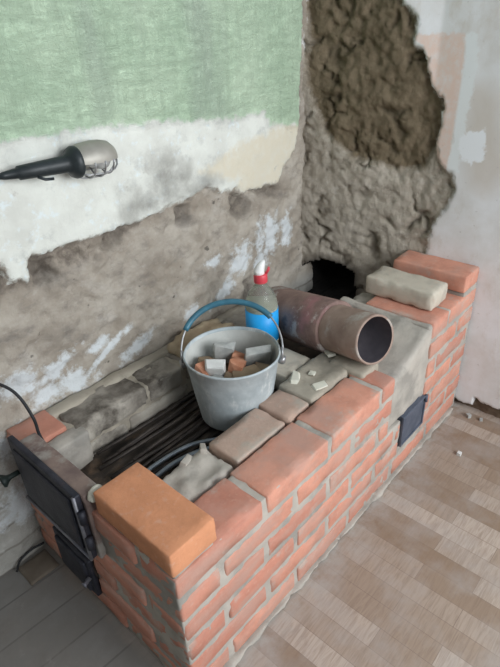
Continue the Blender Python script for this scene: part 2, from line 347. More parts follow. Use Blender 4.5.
def wallmat_left():
    t = NT('wall_left_plaster')
    n1 = t.noise(34, 6, .65); n2 = t.noise(9, 6, .62); n3 = t.noise(80, 4, .6)
    wob = t.math('MULTIPLY', t.math('SUBTRACT', n1, .5), .055)
    wob2 = t.math('MULTIPLY', t.math('SUBTRACT', n2, .5), .16)
    msk = lambda a, soft, extra=wob: t.ramp(t.math('ADD', t.attr(a), extra), -soft, soft)
    col = t.mix(t.ramp(n2, .34, .66), (.315, .27, .22), (.47, .425, .365))
    col = t.mix(t.ramp(t.noise(5, 5, .6, t.mapped((1, 1, 2.2), loc=(4, 2, 1))), .5, .68, 0, .6), col, (.245, .21, .175))
    col = t.mix(t.ramp(n3, .60, .74, 0, .35), col, (.52, .48, .43))
    col = t.mix(t.ramp(t.noise(13, 7, .68, t.mapped((1, 1, 1.5), (0, .35, 0), (8, 2, 6))), .52, .66, 0, .6), col, (.20, .18, .16))
    col = t.mix(t.ramp(t.noise(7, 7, .7, t.mapped((1, 1, 1.6), (0, .4, 0), (1, 7, 3))), .54, .70, 0, .6), col, (.54, .50, .45))
    col = t.mix(t.ramp(t.noise(26, 3, .5, t.mapped(loc=(9, 9, 9))), .70, .74, 0, .8), col, (.09, .08, .07))
    # whitewashed old brick under the ledge
    br = t.n.new('ShaderNodeTexBrick'); br.offset = .5
    t.l.new(t.mapped((1, 1, 1), (PI / 2, 0, 0)), br.inputs['Vector'])
    for k, v in (('Scale', 1.0), ('Mortar Size', .006), ('Brick Width', .26), ('Row Height', .077), ('Mortar Smooth', .6)): br.inputs[k].default_value = v
    br.inputs['Color1'].default_value = (.44, .425, .39, 1); br.inputs['Color2'].default_value = (.50, .485, .45, 1); br.inputs['Mortar'].default_value = (.27, .25, .22, 1)
    old = t.mix(t.ramp(n2, .42, .68, 0, .8), br.outputs['Color'], (.36, .345, .31))
    old = t.mix(t.ramp(n1, .56, .70, 0, .6), old, (.60, .59, .56))
    col = t.mix(t.ramp(t.math('ADD', t.attr('low'), t.math('MULTIPLY', t.math('SUBTRACT', n2, .5), .8)), .55, .95), col, old)
    bk = t.mix(t.ramp(t.noise(22, 5, .7), .42, .60), (.135, .11, .09), (.33, .285, .235))
    col = t.mix(t.math('MULTIPLY', msk('brk', .02, wob2), .85), col, bk)
    col = t.mix(t.math('MULTIPLY', msk('notch', .010), t.ramp(n1, .35, .6, .9, .35)), col, (.115, .098, .082))
    wf = t.math('ADD', t.attr('white'), t.math('MULTIPLY', t.math('SUBTRACT', t.noise(24, 7, .72), .5), 3.4))
    col = t.mix(t.ramp(wf, .0, .55, 0, .85), col, (.70, .74, .76))
    # plaster coats
    pl = t.mix(t.ramp(n2, .38, .66), (.74, .755, .70), (.62, .625, .575))
    pl = t.mix(t.ramp(n1, .56, .66, 0, .6), pl, (.74, .82, .85))
    pl = t.mix(t.ramp(t.noise(12, 7, .7, t.mapped((1, 1, 1), (0, .5, 0), (6, 3, 2))), .55, .70, 0, .65), pl, (.42, .43, .41))
    pl = t.mix(t.math('MULTIPLY', msk('cream', .012), t.ramp(n1, .3, .6, .55, .9)), pl, (.66, .60, .47))
    pl = t.mix(t.math('MULTIPLY', msk('soot', .045, wob2), t.ramp(n2, .35, .6, .35, .95)), pl, (.30, .295, .27))
    pl = t.mix(t.ramp(t.noise(17, 5, .6, t.mapped(loc=(3, 3, 8))), .66, .72, 0, .6), pl, (.40, .38, .34))
    g1 = t.mix(t.ramp(t.noise(4, 4, .6), .35, .65), (.48, .63, .455), (.60, .745, .555))
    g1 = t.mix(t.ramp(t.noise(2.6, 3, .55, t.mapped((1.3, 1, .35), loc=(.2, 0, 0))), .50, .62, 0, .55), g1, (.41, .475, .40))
    g1 = t.mix(t.ramp(t.noise(30, 6, .7, t.mapped((1, 1, 1), (0, .5, 0))), .56, .70, 0, .55), g1, (.60, .75, .57))
    g1 = t.mix(t.ramp(t.noise(55, 5, .7, t.mapped((1, 1, 1), (0, .5, 0), (5, 5, 5))), .62, .72, 0, .5), g1, (.36, .50, .35))
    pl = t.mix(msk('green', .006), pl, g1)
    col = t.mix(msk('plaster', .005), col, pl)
    # trowelled ridges in the green coat, rough clay below it
    st = t.noise(16, 6, .7, t.mapped((1, 1, 2.6), (0, .6, 0)), 1.6); st2 = t.noise(14, 5, .7, t.mapped((2.8, 1, 1), (0, .35, 0), (2, 2, 2)), 1.4)
    hg = t.math('MULTIPLY', t.math('ADD', t.math('ABSOLUTE', t.math('SUBTRACT', st, .5)), t.math('ABSOLUTE', t.math('SUBTRACT', st2, .5))), t.math('ADD', msk('green', .02), .12))
    rough = t.math('MULTIPLY', t.noise(40, 7, .7), t.math('SUBTRACT', 1.1, msk('plaster', .01)))
    t.bump(t.math('ADD', t.math('MULTIPLY', hg, 2.4), t.math('MULTIPLY', rough, 1.0)), .8, .010)
    return t.out(col, .9, 0, .25)

def right_attrs(P):
    dk, cl, pk = sdf(P, R_DARK), sdf(P, R_CLAY), sdf(P, R_PINK)
    sp, pa, ba, sn = sdf(P, R_STRIP), sdf(P, R_PATCH), sdf(P, R_BASE), sdf(P, R_STAIN)
    ba = np.maximum(ba, np.where((P[:, 0] < -.07), .05 - P[:, 1] + fb(P, 11, 4, 2.2) * .03, -1))
    wob = fb(P, 30, 4, 6.1) * .012
    dm = np.clip((dk + wob) / .012 + .5, 0, 1); cm = np.clip((cl + wob) / .008 + .5, 0, 1); bm_ = np.clip((ba + wob) / .012 + .5, 0, 1)
    warp = np.stack([fb(P, 9, 3, 21.) * .045, fb(P, 9, 3, 33.) * .045], 1); Q = P + warp
    cells = np.array([mn.voronoi(Vector((p[0] * 11, p[1] * 12.5, .3)))[0] for p in Q])
    crack = np.array([min(1.0, (c[1] - c[0]) * 5.5) for c in cells])
    gate = np.clip(fb(P, 9, 3, 12.) * 2.6 + .12, 0, 1)
    lump = fb(Q, 7, 4, 4.4); mid = np.abs(fb(Q, 19, 4, 14.)); fine = fb(P, 42, 4, 7.7)
    dd = lump * .013 + fine * .008 + fb(P, 80, 3, 2.) * .003 - mid * .011 - (1 - crack) * gate * .020 - .008
    dc = fb(P, 5, 4, 2.4) * .010 + fine * .004 - np.abs(fb(Q, 15, 4, 18.)) * .010 - (1 - crack) * gate * .020 + .003
    d = (1 - cm) * (.008 + fb(P, 5, 3, 1.1) * .0015) + cm * (dm * dd + (1 - dm) * dc)
    d = d * (1 - bm_) + bm_ * (-.012 + fine * .006)
    return dict(dark=dk, clay=cl, pink=pk, strip=sp, patch=pa, base=ba, stain=sn, crack=(1 - crack) * gate, hole=sdf(P, R_HOLE)), d
def wallmat_right():
    t = NT('wall_right_plaster')
    n1 = t.noise(34, 6, .65); n2 = t.noise(8, 6, .62)
    wob = t.math('MULTIPLY', t.math('SUBTRACT', n1, .5), .05)
    wob2 = t.math('MULTIPLY', t.math('SUBTRACT', n2, .5), .14)
    msk = lambda a, soft, extra=wob: t.ramp(t.math('ADD', t.attr(a), extra), -soft, soft)
    pl = t.mix(t.ramp(n2, .36, .64), (.68, .665, .65), (.78, .785, .80))
    pl = t.mix(t.ramp(t.noise(14, 6, .7, t.mapped((1, 1, .6), loc=(2, 7, 3))), .55, .70, 0, .5), pl, (.58, .53, .47))
    pl = t.mix(t.math('MULTIPLY', msk('stain', .03, wob2), .6), pl, (.56, .49, .42))
    pl = t.mix(t.math('MULTIPLY', msk('pink', .004), t.ramp(n1, .42, .66, .95, .45)), pl, (.74, .565, .485))
    pl = t.mix(t.math('MULTIPLY', msk('strip', .005), .85), pl, (.78, .81, .82))
    pl = t.mix(msk('patch', .004), pl, (.83, .85, .88))
    pl = t.mix(t.ramp(t.noise(48, 5, .6), .66, .72, 0, .5), pl, (.42, .40, .37))
    cl = t.mix(t.ramp(n2, .34, .66), (.32, .28, .225), (.46, .41, .345))
    cl = t.mix(t.ramp(n1, .54, .72, 0, .6), cl, (.52, .48, .42))
    cl = t.mix(t.ramp(t.noise(15, 7, .7, t.mapped(loc=(4, 4, 9))), .56, .68, 0, .6), cl, (.20, .17, .135))
    dk = t.mix(t.ramp(t.noise(12, 6, .66), .34, .66), (.125, .096, .060), (.215, .168, .112))
    dk = t.mix(t.ramp(n1, .58, .74, 0, .5), dk, (.235, .19, .13))
    cl = t.mix(msk('dark', .012), cl, dk)
    cl = t.mix(t.ramp(t.attr('crack'), .3, .95, 0, .6), cl, (.085, .068, .045))
    col = t.mix(msk('clay', .005), pl, cl)
    col = t.mix(msk('base', .006), col, t.mix(n1, (.085, .058, .04), (.19, .14, .10)))
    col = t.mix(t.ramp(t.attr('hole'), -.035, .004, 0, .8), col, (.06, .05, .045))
    rough = t.math('MULTIPLY', t.noise(38, 8, .72), t.math('ADD', msk('clay', .01), .06))
    t.bump(rough, .9, .012)
    return t.out(col, .92, 0, .2)

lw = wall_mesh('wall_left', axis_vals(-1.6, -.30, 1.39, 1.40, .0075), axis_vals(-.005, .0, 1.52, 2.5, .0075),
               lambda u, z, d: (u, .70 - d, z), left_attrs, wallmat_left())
rw_ = wall_mesh('wall_right', axis_vals(-3.2, -.32, .76, .77, .0075), axis_vals(-.005, 0, 1.50, 2.5, .0075),
               lambda u, z, d: (RX(u) - d, u, z), right_attrs, wallmat_right(), drop=lambda c: sdf(c, R_HOLE) > 0)
# the flue behind the hole: its rim runs back into the wall
bm = bmesh.new(); bm.from_mesh(rw_.data)
ed = [e for e in bm.edges if e.is_boundary and all(.45 < v.co.y < .755 and .28 < v.co.z < .53 for v in e.verts)]
new = bmesh.ops.extrude_edge_only(bm, edges=ed)['geom']
nv = [g for g in new if isinstance(g, bmesh.types.BMVert)]
cy = sum(v.co.y for v in nv) / len(nv)
for v in nv: v.co.x += .34; v.co.y = cy + (v.co.y - cy) * .9
ne = [g for g in new if isinstance(g, bmesh.types.BMEdge)]
bmesh.ops.holes_fill(bm, edges=ne, sides=0)
for f in bm.faces:
    if f.calc_center_median().z < .55 and .4 < f.calc_center_median().y < .765 and f.calc_center_median().x > RX(f.calc_center_median().y) + .035: f.material_index = 1
bm.to_mesh(rw_.data); bm.free(); rw_.data.materials.append(M['flue'])

def floor_mat():
    t = NT('floor_boards')
    n2 = t.noise(7, 6, .62)
    mp = t.mapped((1, 1, 1), (0, 0, math.radians(90 + LAM)))
    def planks(c1, c2, w, l, gap, cm):
        b = t.n.new('ShaderNodeTexBrick'); b.offset = .37; b.offset_frequency = 2
        t.l.new(mp, b.inputs['Vector'])
        for k, v in (('Scale', 1.0), ('Mortar Size', gap), ('Brick Width', l), ('Row Height', w), ('Mortar Smooth', .2), ('Bias', 0.0)): b.inputs[k].default_value = v
        b.inputs['Color1'].default_value = (*c1, 1); b.inputs['Color2'].default_value = (*c2, 1); b.inputs['Mortar'].default_value = (*cm, 1)
        return b
    b = planks((.25, .175, .12), (.47, .395, .335), .062, .38, .0008, (.22, .16, .125))
    grain = t.noise(9, 6, .62, t.mapped((1.2, 13, 1), (0, 0, math.radians(90 + LAM))), 1.2)
    wood = t.mix(t.ramp(grain, .42, .66, 0, .6), b.outputs['Color'], (.215, .155, .115))
    wood = t.mix(t.ramp(n2, .45, .72, 0, .55), wood, (.38, .34, .315))
    # grey boards left of the stove
    g = t.n.new('ShaderNodeTexBrick'); g.offset = .3; t.l.new(t.mapped((1, 1, 1), (0, 0, .06)), g.inputs['Vector'])
    for k, v in (('Scale', 1.0), ('Mortar Size', .003), ('Brick Width', 2.4), ('Row Height', .115)): g.inputs[k].default_value = v
    g.inputs['Color1'].default_value = (.18, .172, .16, 1); g.inputs['Color2'].default_value = (.20, .192, .18, 1); g.inputs['Mortar'].default_value = (.13, .123, .115, 1)
    gr = t.mix(t.ramp(n2, .40, .66, 0, .7), g.outputs['Color'], (.14, .125, .11))
    gr = t.mix(t.ramp(t.noise(24, 6, .7), .60, .74, 0, .4), gr, (.28, .27, .255))
    s = t.n.new('ShaderNodeSeparateXYZ'); t.l.new(t.co.outputs['Object'], s.inputs[0])
    edge = t.math('ADD', s.outputs['X'], t.math('MULTIPLY', t.math('SUBTRACT', n2, .5), .10))
    col = t.mix(t.ramp(edge, -.03, .05), gr, wood)
    # cement dust swept along the foot of the stove
    nearstove = t.math('MULTIPLY', t.ramp(s.outputs['Y'], -.11, -.005), t.ramp(s.outputs['X'], -.02, .05))
    dust = t.math('MULTIPLY', t.math('ADD', nearstove, t.ramp(n2, .5, .7, 0, .25), True), t.ramp(t.noise(20, 7, .7), .36, .60))
    col = t.mix(t.math('MULTIPLY', dust, .8), col, (.40, .38, .355))
    t.bump(t.noise(60, 4), .08, .003)
    return t.out(col, .62, 0, .35)
LAM = 0
mb = MB(); xs = [-1.6, -.4, 0, .5, 1, 1.5, 1.8]; ys = [-3.2, -2, -1, -.5, 0, .4, .77]
mb.add([(x, y, 0 - H0) for x in xs for y in ys], [(i * 7 + j, (i + 1) * 7 + j, (i + 1) * 7 + j + 1, i * 7 + j + 1) for i in range(6) for j in range(6)])
fl = mb.build('floor', floor_mat(), None, False); me = fl.data
off = fl.location.copy()
for v in me.vertices: v.co += off
fl.location = (0, 0, 0); fl['kind'] = 'structure'
mb = MB(); rbox(mb, -1.72, -1.6, -3.2, .78, -H0, 2.5 - H0, r=.01, step=.8, amp=0, chip=0)
o = mb.build('wall_light_blocker', simple('light_blocker_dark', (.20, .20, .18), (.26, .25, .23), 8)); o['kind'] = 'structure'  # unseen dark wall, added to keep side light off the stove's end face

# ------------------------------------------------------------------ the brick stove
CH, JT = .0758, .0108                 # course height, joint
ctop = lambda k: (k - 5) * CH         # top of course k relative to the low wall top (course 5)
stove = thing('brick_stove', 'unfinished red brick stove with open firebox along the bare clay wall', 'stove', (.72, .345, -H0))
FIRE = (.285, .592); ASH = (.355, .535)
def cut(a, b, holes):
    seg = [(a, b)]
    for h0, h1 in holes:
        seg = [s for q in seg for s in ((q[0], min(q[1], h0)), (max(q[0], h1), q[1])) if s[1] - s[0] > .03]
    return seg
for k in range(0, 8):
    z1 = ctop(k) - .002; z0 = z1 - .0605
    def brk(*a, **kw):
        m = MB(); rbox(m, *a, **kw); m.build('brick', M['brick'], stove)
    if k <= 5:
        odd = k % 2                       # odd courses: stretcher starts at the corner
        xs = ([0.0, .265] if odd else [0.0, .12]); x = xs[-1] + .0108
        front = [(xs[0], xs[1])]
        while x < 1.43:
            e = min(x + .2495, 1.44); front.append((x, e)); x = e + .0108
        for a, b in front:
            hole = []
            if k >= 3: hole = [(.872 if k > 3 else .86, 1.10)]
            elif k in (1, 2): hole = [(.948, 1.11)]
            for p, q in cut(a, b, hole):
                if q - p < .035: continue
                j = R.uniform(-.0015, .0015); w = .25 if (a == 0 and not odd) else .12
                brk(p + .0025, q - .0025, j, w if not (k == 4 and a == 0) else .25, z0 + R.uniform(-.0015, .001), z1 + R.uniform(-.001, .001), r=.006, amp=.002, chip=.006, smear=R.uniform(-.07, .02), rim=.06)
        # end wall towards the fire door
        y = (.12 if odd else .25) + .0108
        while y < .68:
            e = min(y + (.25 if odd else .25), .69)
            holes = [FIRE] if k in (4, 5) else [ASH] if k in (1, 2) else []
            if k == 3: holes = []
            for p, q in cut(y, e, holes):
                j = R.uniform(-.005, -.002)
                brk(j, .12, p + .001, q - .001, z0, z1, r=.006, amp=.002, chip=.006, smear=R.uniform(-.06, .03), rim=.05)
            y = e + .0108
    elif k == 6:                          # the step of the tower
        for a, b in ((1.10, 1.215), (1.226, 1.44)):
            brk(a, b, 0, .25, z0, z1, r=.006, smear=.0, rim=.05)
    else:
        brk(1.325, 1.442, .002, .275, z0, z1 + .002, r=.006, smear=-.02, rim=.04)
mb = MB(); rbox(mb, -.001, .119, -.001, .249, ctop(6) - .064, ctop(6) + .001, r=.004, chip=.002, tint=.6, smear=-.1)
mb.build('corner_brick', M['brick_clean'], stove)['label'] = 'clean orange corner brick'
# mortar in the joints
mb = MB()
def jb(x0, x1, y0, y1, z0, z1, rec=.003, amp=.0036):
    rbox(mb, x0 + rec, x1 - rec, y0 + rec, y1 - rec, z0, z1, r=.004, step=.016, amp=amp, chip=.003, fs=30)
jb(0, .87, 0, .116, -H0 + .001, -.006); jb(.83, .95, 0, .114, -H0 + .001, -.22); jb(1.10, 1.44, 0, .116, -H0 + .001, .07)
jb(.83, 1.2, 0, .114, -H0 + .001, -.325 - .01)
jb(0, .116, 0, .285, -H0 + .001, -.006); jb(0, .116, .59, .69, -H0 + .001, -.006)
jb(0, .116, .2, .69, -.24, -.150); jb(0, .116, .2, .365, -H0 + .001, -.2); jb(0, .116, .525, .69, -H0 + .001, -.2); jb(0, .116, .2, .69, -H0 + .001, -.385)
jb(1.11, 1.44, .01, .25, .0, .07); jb(1.33, 1.44, .0, .27, .06, .09); jb(0, .12, 0, .25, -.006, .012, .005)
mb.build('joint_mortar', M['mortar'], stove)
# the grey parged left side of the tower and the fillet that runs down to the soot door
mb = MB()
rbox(mb, 1.082, 1.112, .006, .345, -.21, .068, r=.008, step=.014, amp=.004, chip=.006, fs=18)
def slope(P):
    # top falls from the tower face towards the low wall, with a rounded nose
    t = min(1, max(0, (P.x - .865) / .23)); top = -.020 + .088 * t ** 1.3
    if P.z > -.1: P = Vector((P.x, P.y, -.1 + (P.z + .1) * (top + .1) / .1))
    return P
rbox(mb, .866, 1.10, .003, .20, -.205, 0.0, r=.012, step=.014, amp=.004, chip=.004, fs=16, xf=slope)
rbox(mb, 1.10, 1.40, .25, .345, -H0, .0, r=.01, step=.02, amp=.006, chip=.006, fs=14)
mb.build('grey_parging', M['mortar'], stove)['label'] = 'smooth grey mortar coat'
mb = MB(); rbox(mb, 1.085, 1.235, .215, .345, -.05, .052, r=.03, step=.014, amp=.010, chip=.01, fs=16); o = mb.build('mortar_lump', M['mortar'], stove)
mb = MB()      # spill of mortar along the foot of the front wall
rbox(mb, .0, 1.40, -.012, .03, -H0 + .0005, -H0 + .012, r=.006, step=.012, amp=.008, chip=.0, fs=22)
mb.build('mortar_spill', M['mortar'], stove)
# back lining and the ledge along the wall
mb = MB()
for k in (3, 4, 5):
    x = .125 if k % 2 else .0 + .13
    brk = [.125, .375, .52, .77, .99] if k == 5 else [.125, .29, .54, .79, .99] if k == 4 else [.125, .4, .65, .99]
    for a, b in zip(brk, brk[1:]):
        rbox(mb, a + .005, b - .005, .553 + R.uniform(-.003, .003) + (.012 if k == 3 else 0), .668, ctop(k) - .066, ctop(k) - (.0 if k < 5 else R.uniform(0, .004)), r=.009, amp=.007, chip=.012, fs=20, step=.014, tint=R.random())
mb.build('back_lining', M['liner'], stove)
mb = MB()
rbox(mb, .10, 1.0, .558, .69, -.24, -.008, r=.006, amp=.004, chip=.003, step=.02)
rbox(mb, .10, 1.0, .645, .692, -.1, .004, r=.01, amp=.006, chip=.006, step=.016, fs=16)
mb.build('ledge_clay', M['clay_mortar'], stove)
# left pillar top
mb = MB(); rbox(mb, .003, .118, .575, .692, -.062, .006, smear=.0, tint=.4, rim=.05); mb.build('pillar_brick', M['brick'], stove)
mb = MB(); rbox(mb, .040, .150, .520, .574, -.11, -.004, r=.008, amp=.004, chip=.008); mb.build('pillar_parging', M['mortar'], stove)
# front lining bricks with their dusty tops
L_ = MB(); rbox(L_, .318, .507, .128, .236, -.07, -.001, r=.007, amp=.002, chip=.008, tint=.6, smear=.0); L_.build('lining_brick', M['old_brick'], stove)
L_ = MB(); rbox(L_, .516, .612, .126, .238, -.07, .002, r=.007, amp=.002, chip=.008, tint=.2, smear=.0); L_.build('lining_brick', M['old_brick'], stove)
L_ = MB(); rbox(L_, .135, .312, .130, .245, -.08, -.010, r=.012, amp=.009, chip=.014, step=.012, fs=24)
shard(L_, (.245, .236, -.014), (.05, .02, .02), (.2, .3, .4), 3); shard(L_, (.300, .234, -.010), (.04, .016, .018), (.2, .3, .9), 4)
L_.smooth = True; L_.build('rough_mortar', M['mortar'], stove)
L_ = MB(); rbox(L_, .618, .875, .124, .252, -.08, .006, r=.012, amp=.006, chip=.01, step=.012, fs=18)
rbox(L_, .80, .90, .07, .20, -.03, .012, r=.012, amp=.006, chip=.006, step=.012, fs=18); L_.build('mortar_bed', M['clay_mortar'], stove)
L_ = MB(); rbox(L_, .668, .80, .256, .372, -.07, .0, r=.006, amp=.002, chip=.006, tint=.6, smear=.0); L_.build('lining_brick', M['pale_brick'], stove)
L_ = MB(); rbox(L_, .66, .865, .38, .553, -.13, -.052, r=.008, amp=.004, chip=.006); L_.build('bottle_ledge', M['clay_mortar'], stove)
L_ = MB(); rbox(L_, .54, .77, .555, .672, -.02, .030, r=.020, amp=.012, chip=.014, step=.012); L_.build('clay_heap', M['tan_clay'], stove)
# sooty hearth, inner faces and flue channel
mb = MB()
sheet(mb, lin(.10, .68, 50), lin(.20, .60, 36), lambda x, y: -.116 + .008 * fbm(Vector((x * 20, y * 20, 1))))
sheet(mb, lin(.66, 1.42, 40), lin(.10, .66, 30), lambda x, y: -.135 + .010 * fbm(Vector((x * 14, y * 14, 4))))
rbox(mb, .115, .66, .13, .232, -.20, -.072, r=.006, amp=.004, chip=.004)
rbox(mb, .655, .875, .13, .56, -.22, -.072, r=.006, amp=.004, chip=.004)
mb.build('hearth', M['soot'], stove)
# fire door
fd = MB()
for a in ((-.014, .030, .276, .560, .030, .054), (-.012, .03, .276, .600, -.160, -.138), (-.012, .03, .276, .296, -.150, .04), (-.012, .02, .580, .600, -.150, -.01)):
    rbox(fd, *a, r=.004, amp=.001, chip=.002)
frame = fd.build('door_frame', M['rust_top'], stove); frame['label'] = 'rusty door frame'
fd = MB(); rbox(fd, -.030, -.014, .282, .590, -.148, .060, r=.004, amp=.0008, chip=.001)
rbox(fd, -.036, -.028, .305, .565, -.125, .038, r=.004, amp=.0006, chip=.001)
for zz in (.0, -.085): tube(fd, [(-.026, .276, zz - .018), (-.026, .276, zz + .018)], .009, 12)
door = fd.build('fire_door', M['iron'], stove)
fd = MB(); tube(fd, [(-.030, .283, -.146), (-.033, .587, -.146)], .0045, 8); tube(fd, [(-.030, .286, -.146), (-.030, .286, .058)], .0045, 8)
fd.build('door_edge', M['iron_edge'], door)
fd = MB(); tube(fd, [(-.030, .585, -.055), (-.052, .590, -.058), (-.060, .592, -.060), (-.070, .594, -.062), (-.076, .595, -.063)], [.007, .007, .010, .019, .016], 16); fd.build('door_knob', M['knob'], door)
fd = MB(); rbox(fd, -.006, .032, .254, .280, .034, .066, r=.012, amp=.005, chip=.004, step=.008, fs=40); fd.build('mortar_dab', M['plaster_bit'], stove)
# ash door
fd = MB(); rbox(fd, -.016, -.002, .358, .535, -.385, -.240, r=.004, amp=.002, chip=.003)
rbox(fd, -.024, -.012, .375, .518, -.370, -.256, r=.005, amp=.002, chip=.002)
ash = fd.build('ash_door', M['iron'], stove)
fd = MB(); tube(fd, [(-.02, .363, -.30), (-.036, .360, -.305), (-.042, .359, -.306)], [.006, .006, .010], 10); fd.build('ash_door_latch', M['iron_edge'], ash)
fd = MB(); rbox(fd, -.012, .10, .36, .372, -.385, -.24, r=.003); rbox(fd, .01, .11, .36, .53, -.39, -.235, r=.004); fd.build('ash_box', M['soot'], ash)
# soot door in the front
fd = MB(); rbox(fd, .950, 1.108, -.003, .05, -.334, -.206, r=.003, amp=.001, chip=.001); sd = fd.build('soot_door', M['steel_door'], stove)
fd = MB()
for a in ((.950, 1.108, -.331, -.325), (.950, 1.108, -.213, -.206), (.948, .955, -.331, -.206), (1.102, 1.110, -.331, -.206)):
    rbox(fd, a[0], a[1], -.008, .002, a[2], a[3], r=.002, amp=.0005, chip=0)
tube(fd, [(1.106, -.008, -.232), (1.106, -.008, -.205)], .006, 10)
fd.build('soot_door_rim', M['steel_door'], sd)

# ------------------------------------------------------------------ iron rods in the firebox
rods = [(.268, .13, .60, .008), (.281, .20, .63, -.006), (.300, .15, .62, -.012), (.312, .13, .50, .010), (.331, .22, .62, .004), (.338, .13, .55, -.016), (.362, .15, .62, .012),
        (.371, .24, .60, -.004), (.396, .16, .63, .014), (.413, .13, .48, -.004), (.431, .14, .62, .003), (.440, .21, .60, .014), (.466, .13, .60, -.006), (.489, .15, .44, .0), (.497, .20, .62, .012), (.524, .16, .62, -.003)]
for i, (y, x0, x1, s) in enumerate(rods):
    mb = MB(); r = R.uniform(.0042, .0062); z = -.1045 + R.uniform(-.001, .001); e = R.uniform(.0, .010)
    tube(mb, [(x0, y - s, z + e), (x0 + .12, y - s * .4 + R.uniform(-.003, .003), z + e * .3), ((x0 + x1) / 2, y + R.uniform(-.003, .003), z), (x1, y + s, z)], r, 8)
    tag(mb.build('iron_rod', M['rod']), 'thin dark iron rod among many lying lengthwise on the sooty firebox bottom', 'rod', 'dark iron rods in the firebox')
for i, (pts, r, lab) in enumerate([
        ([(.185, .322, -.092), (.25, .318, -.084), (.307, .302, -.078), (.36, .282, -.080), (.41, .256, -.086)], .0075, 'pale grey rod lying curved over the dark rods, nearest the rough mortar lining'),
        ([(.18, .352, -.092), (.23, .354, -.086), (.325, .336, -.080), (.385, .306, -.082), (.43, .276, -.088)], .0065, 'thinner pale grey curved rod second from the rough mortar lining')]):
    mb = MB(); tube(mb, spline(pts), r, 8); tag(mb.build('bent_rod', M['rod_pale']), lab, 'rod')

# ------------------------------------------------------------------ bucket
BX, BY, BZ, BT = .540, .348, -.092, .120
bucket = thing('metal_bucket', 'galvanized metal bucket full of rubble standing in the open firebox', 'bucket', (BX, BY, BZ))
mb = MB(); h = BT - BZ
outer = [(0.004, .0), (.0, .100), (.004, .106), (.012, .1068), (.03, .109), (.10, .1195), (.150, .1265), (h - .008, .134), (h - .004, .1375), (h, .1385), (h + .004, .1365), (h + .003, .1335), (h - .006, .132)]
lathe(mb, outer, (BX, BY, BZ), n=64, dent=.012); mb.build('bucket_shell', M['zinc'], bucket)
mb = MB(); lathe(mb, [(h - .006, .132), (.10, .117), (.02, .1045), (.012, .09), (.012, 0)], (BX, BY, BZ), n=64, dent=.012); mb.build('bucket_lining', M['zinc_in'], bucket)
rt = Vector((.666, -.745, 0)).normalized(); fw = Vector((.745, .666, 0)).normalized(); O = Vector((BX, BY, .108))
for s in (-1, 1):
    mb = MB(); c = O + rt * s * .139
    ring = [c + fw * .014 * math.cos(t) + Vector((0, 0, 1)) * .017 * math.sin(t) + rt * s * .004 for t in lin(0, 2 * PI, 17)]
    tube(mb, ring, .0028, 8, False); tube(mb, [c + Vector((0, 0, -.03)) , c + Vector((0, 0, -.012)) + rt * s * .006], [.012, .009], 10); mb.build('bucket_ear', M['wire'], bucket)
th = math.radians(42); up = Vector((0, 0, 1)) * math.cos(th) + fw * math.sin(th)
arc = lambda a: O + Vector((0, 0, .008)) - rt * (.145 * math.cos(a)) + up * (.150 * (math.sin(a) ** .85))
mb = MB(); tube(mb, [arc(a) for a in lin(.0, PI, 40)], .0028, 8); bail = mb.build('bail_handle', M['wire'], bucket)
mb = MB(); tube(mb, [arc(a) for a in lin(math.radians(24), math.radians(142), 30)], .0088, 12); mb.build('handle_grip', M['blue_tube'], bail)['label'] = 'blue tube grip'

# rubble in the bucket: (x, y, z, size, rotation, material, label)
rub = [
 (.492, .372, .098, (.062, .042, .045), (.25, .1, -.75), 'white_bit', 'whitish rounded lump lying foremost on the bucket rubble'),
 (.480, .350, .068, (.05, .04, .04), (.2, .3, .4), 'grey_bit', 'small pale grey lump just below the whitish rounded one in the bucket'),
 (.566, .412, .098, (.075, .040, .075), (.3, .2, -.6), 'grey_bit', 'grey upright lump behind the whitish one against the far bucket side'),
 (.613, .318, .096, (.085, .03, .072), (.35, .1, -.55), 'grey_bit', 'grey slab leaning upright against the right side of the bucket'),
 (.545, .336, .086, (.07, .05, .05), (.2, .3, .6), 'orange_bit', 'orange brick piece right of the whitish lump in the bucket'),
 (.535, .282, .078, (.10, .065, .04), (.1, -.1, -.5), 'brown_bit', 'flat brown piece near the front right rim of the bucket'),
 (.462, .412, .078, (.07, .05, .05), (.4, .2, .1), 'orange_bit', 'red brick piece at the far left of the bucket'),
 (.450, .376, .064, (.06, .045, .04), (.1, .2, .7), 'orange_bit', 'pinkish brick bit beside the front left bucket wall'),
 (.512, .425, .072, (.07, .06, .05), (.1, .5, .2), 'brown_bit', 'brown lump in the shade behind the red brick piece in the bucket'),
 (.590, .372, .074, (.07, .06, .05), (.3, .5, .8), 'orange_bit', 'dull orange lump between the two upright grey pieces in the bucket'),
 (.590, .275, .070, (.06, .05, .045), (.3, .2, .8), 'brown_bit', 'dark brown bit under the leaning grey slab in the bucket'),
 (.520, .320, .066, (.06, .06, .04), (.2, .5, .3), 'brown_bit', 'brown lump under the orange brick piece in the bucket'),
 (.505, .285, .060, (.06, .05, .04), (.2, .1, .9), 'orange_bit', 'small reddish bit at the nearest bucket wall'),
 (.550, .455, .058, (.06, .03, .05), (.2, .1, .2), 'grey_bit', 'dusty grey bit low against the far bucket wall'),
]
for i, (x, y, z, s, rot, m, lab) in enumerate(rub):
    dx, dy = x - BX, y - BY; q = min(1, max(.02, .116 - .42 * math.hypot(s[0], s[1])) / max(1e-6, math.hypot(dx, dy))); x, y = BX + dx * q, BY + dy * q
    mb = MB(); shard(mb, (x, y, z - .018), s, rot, 20 + i, .55, 3)
    o = mb.build('rubble_piece', M[m]); tag(o, lab, 'rubble', 'rubble in the bucket')
mb = MB()
vs = []
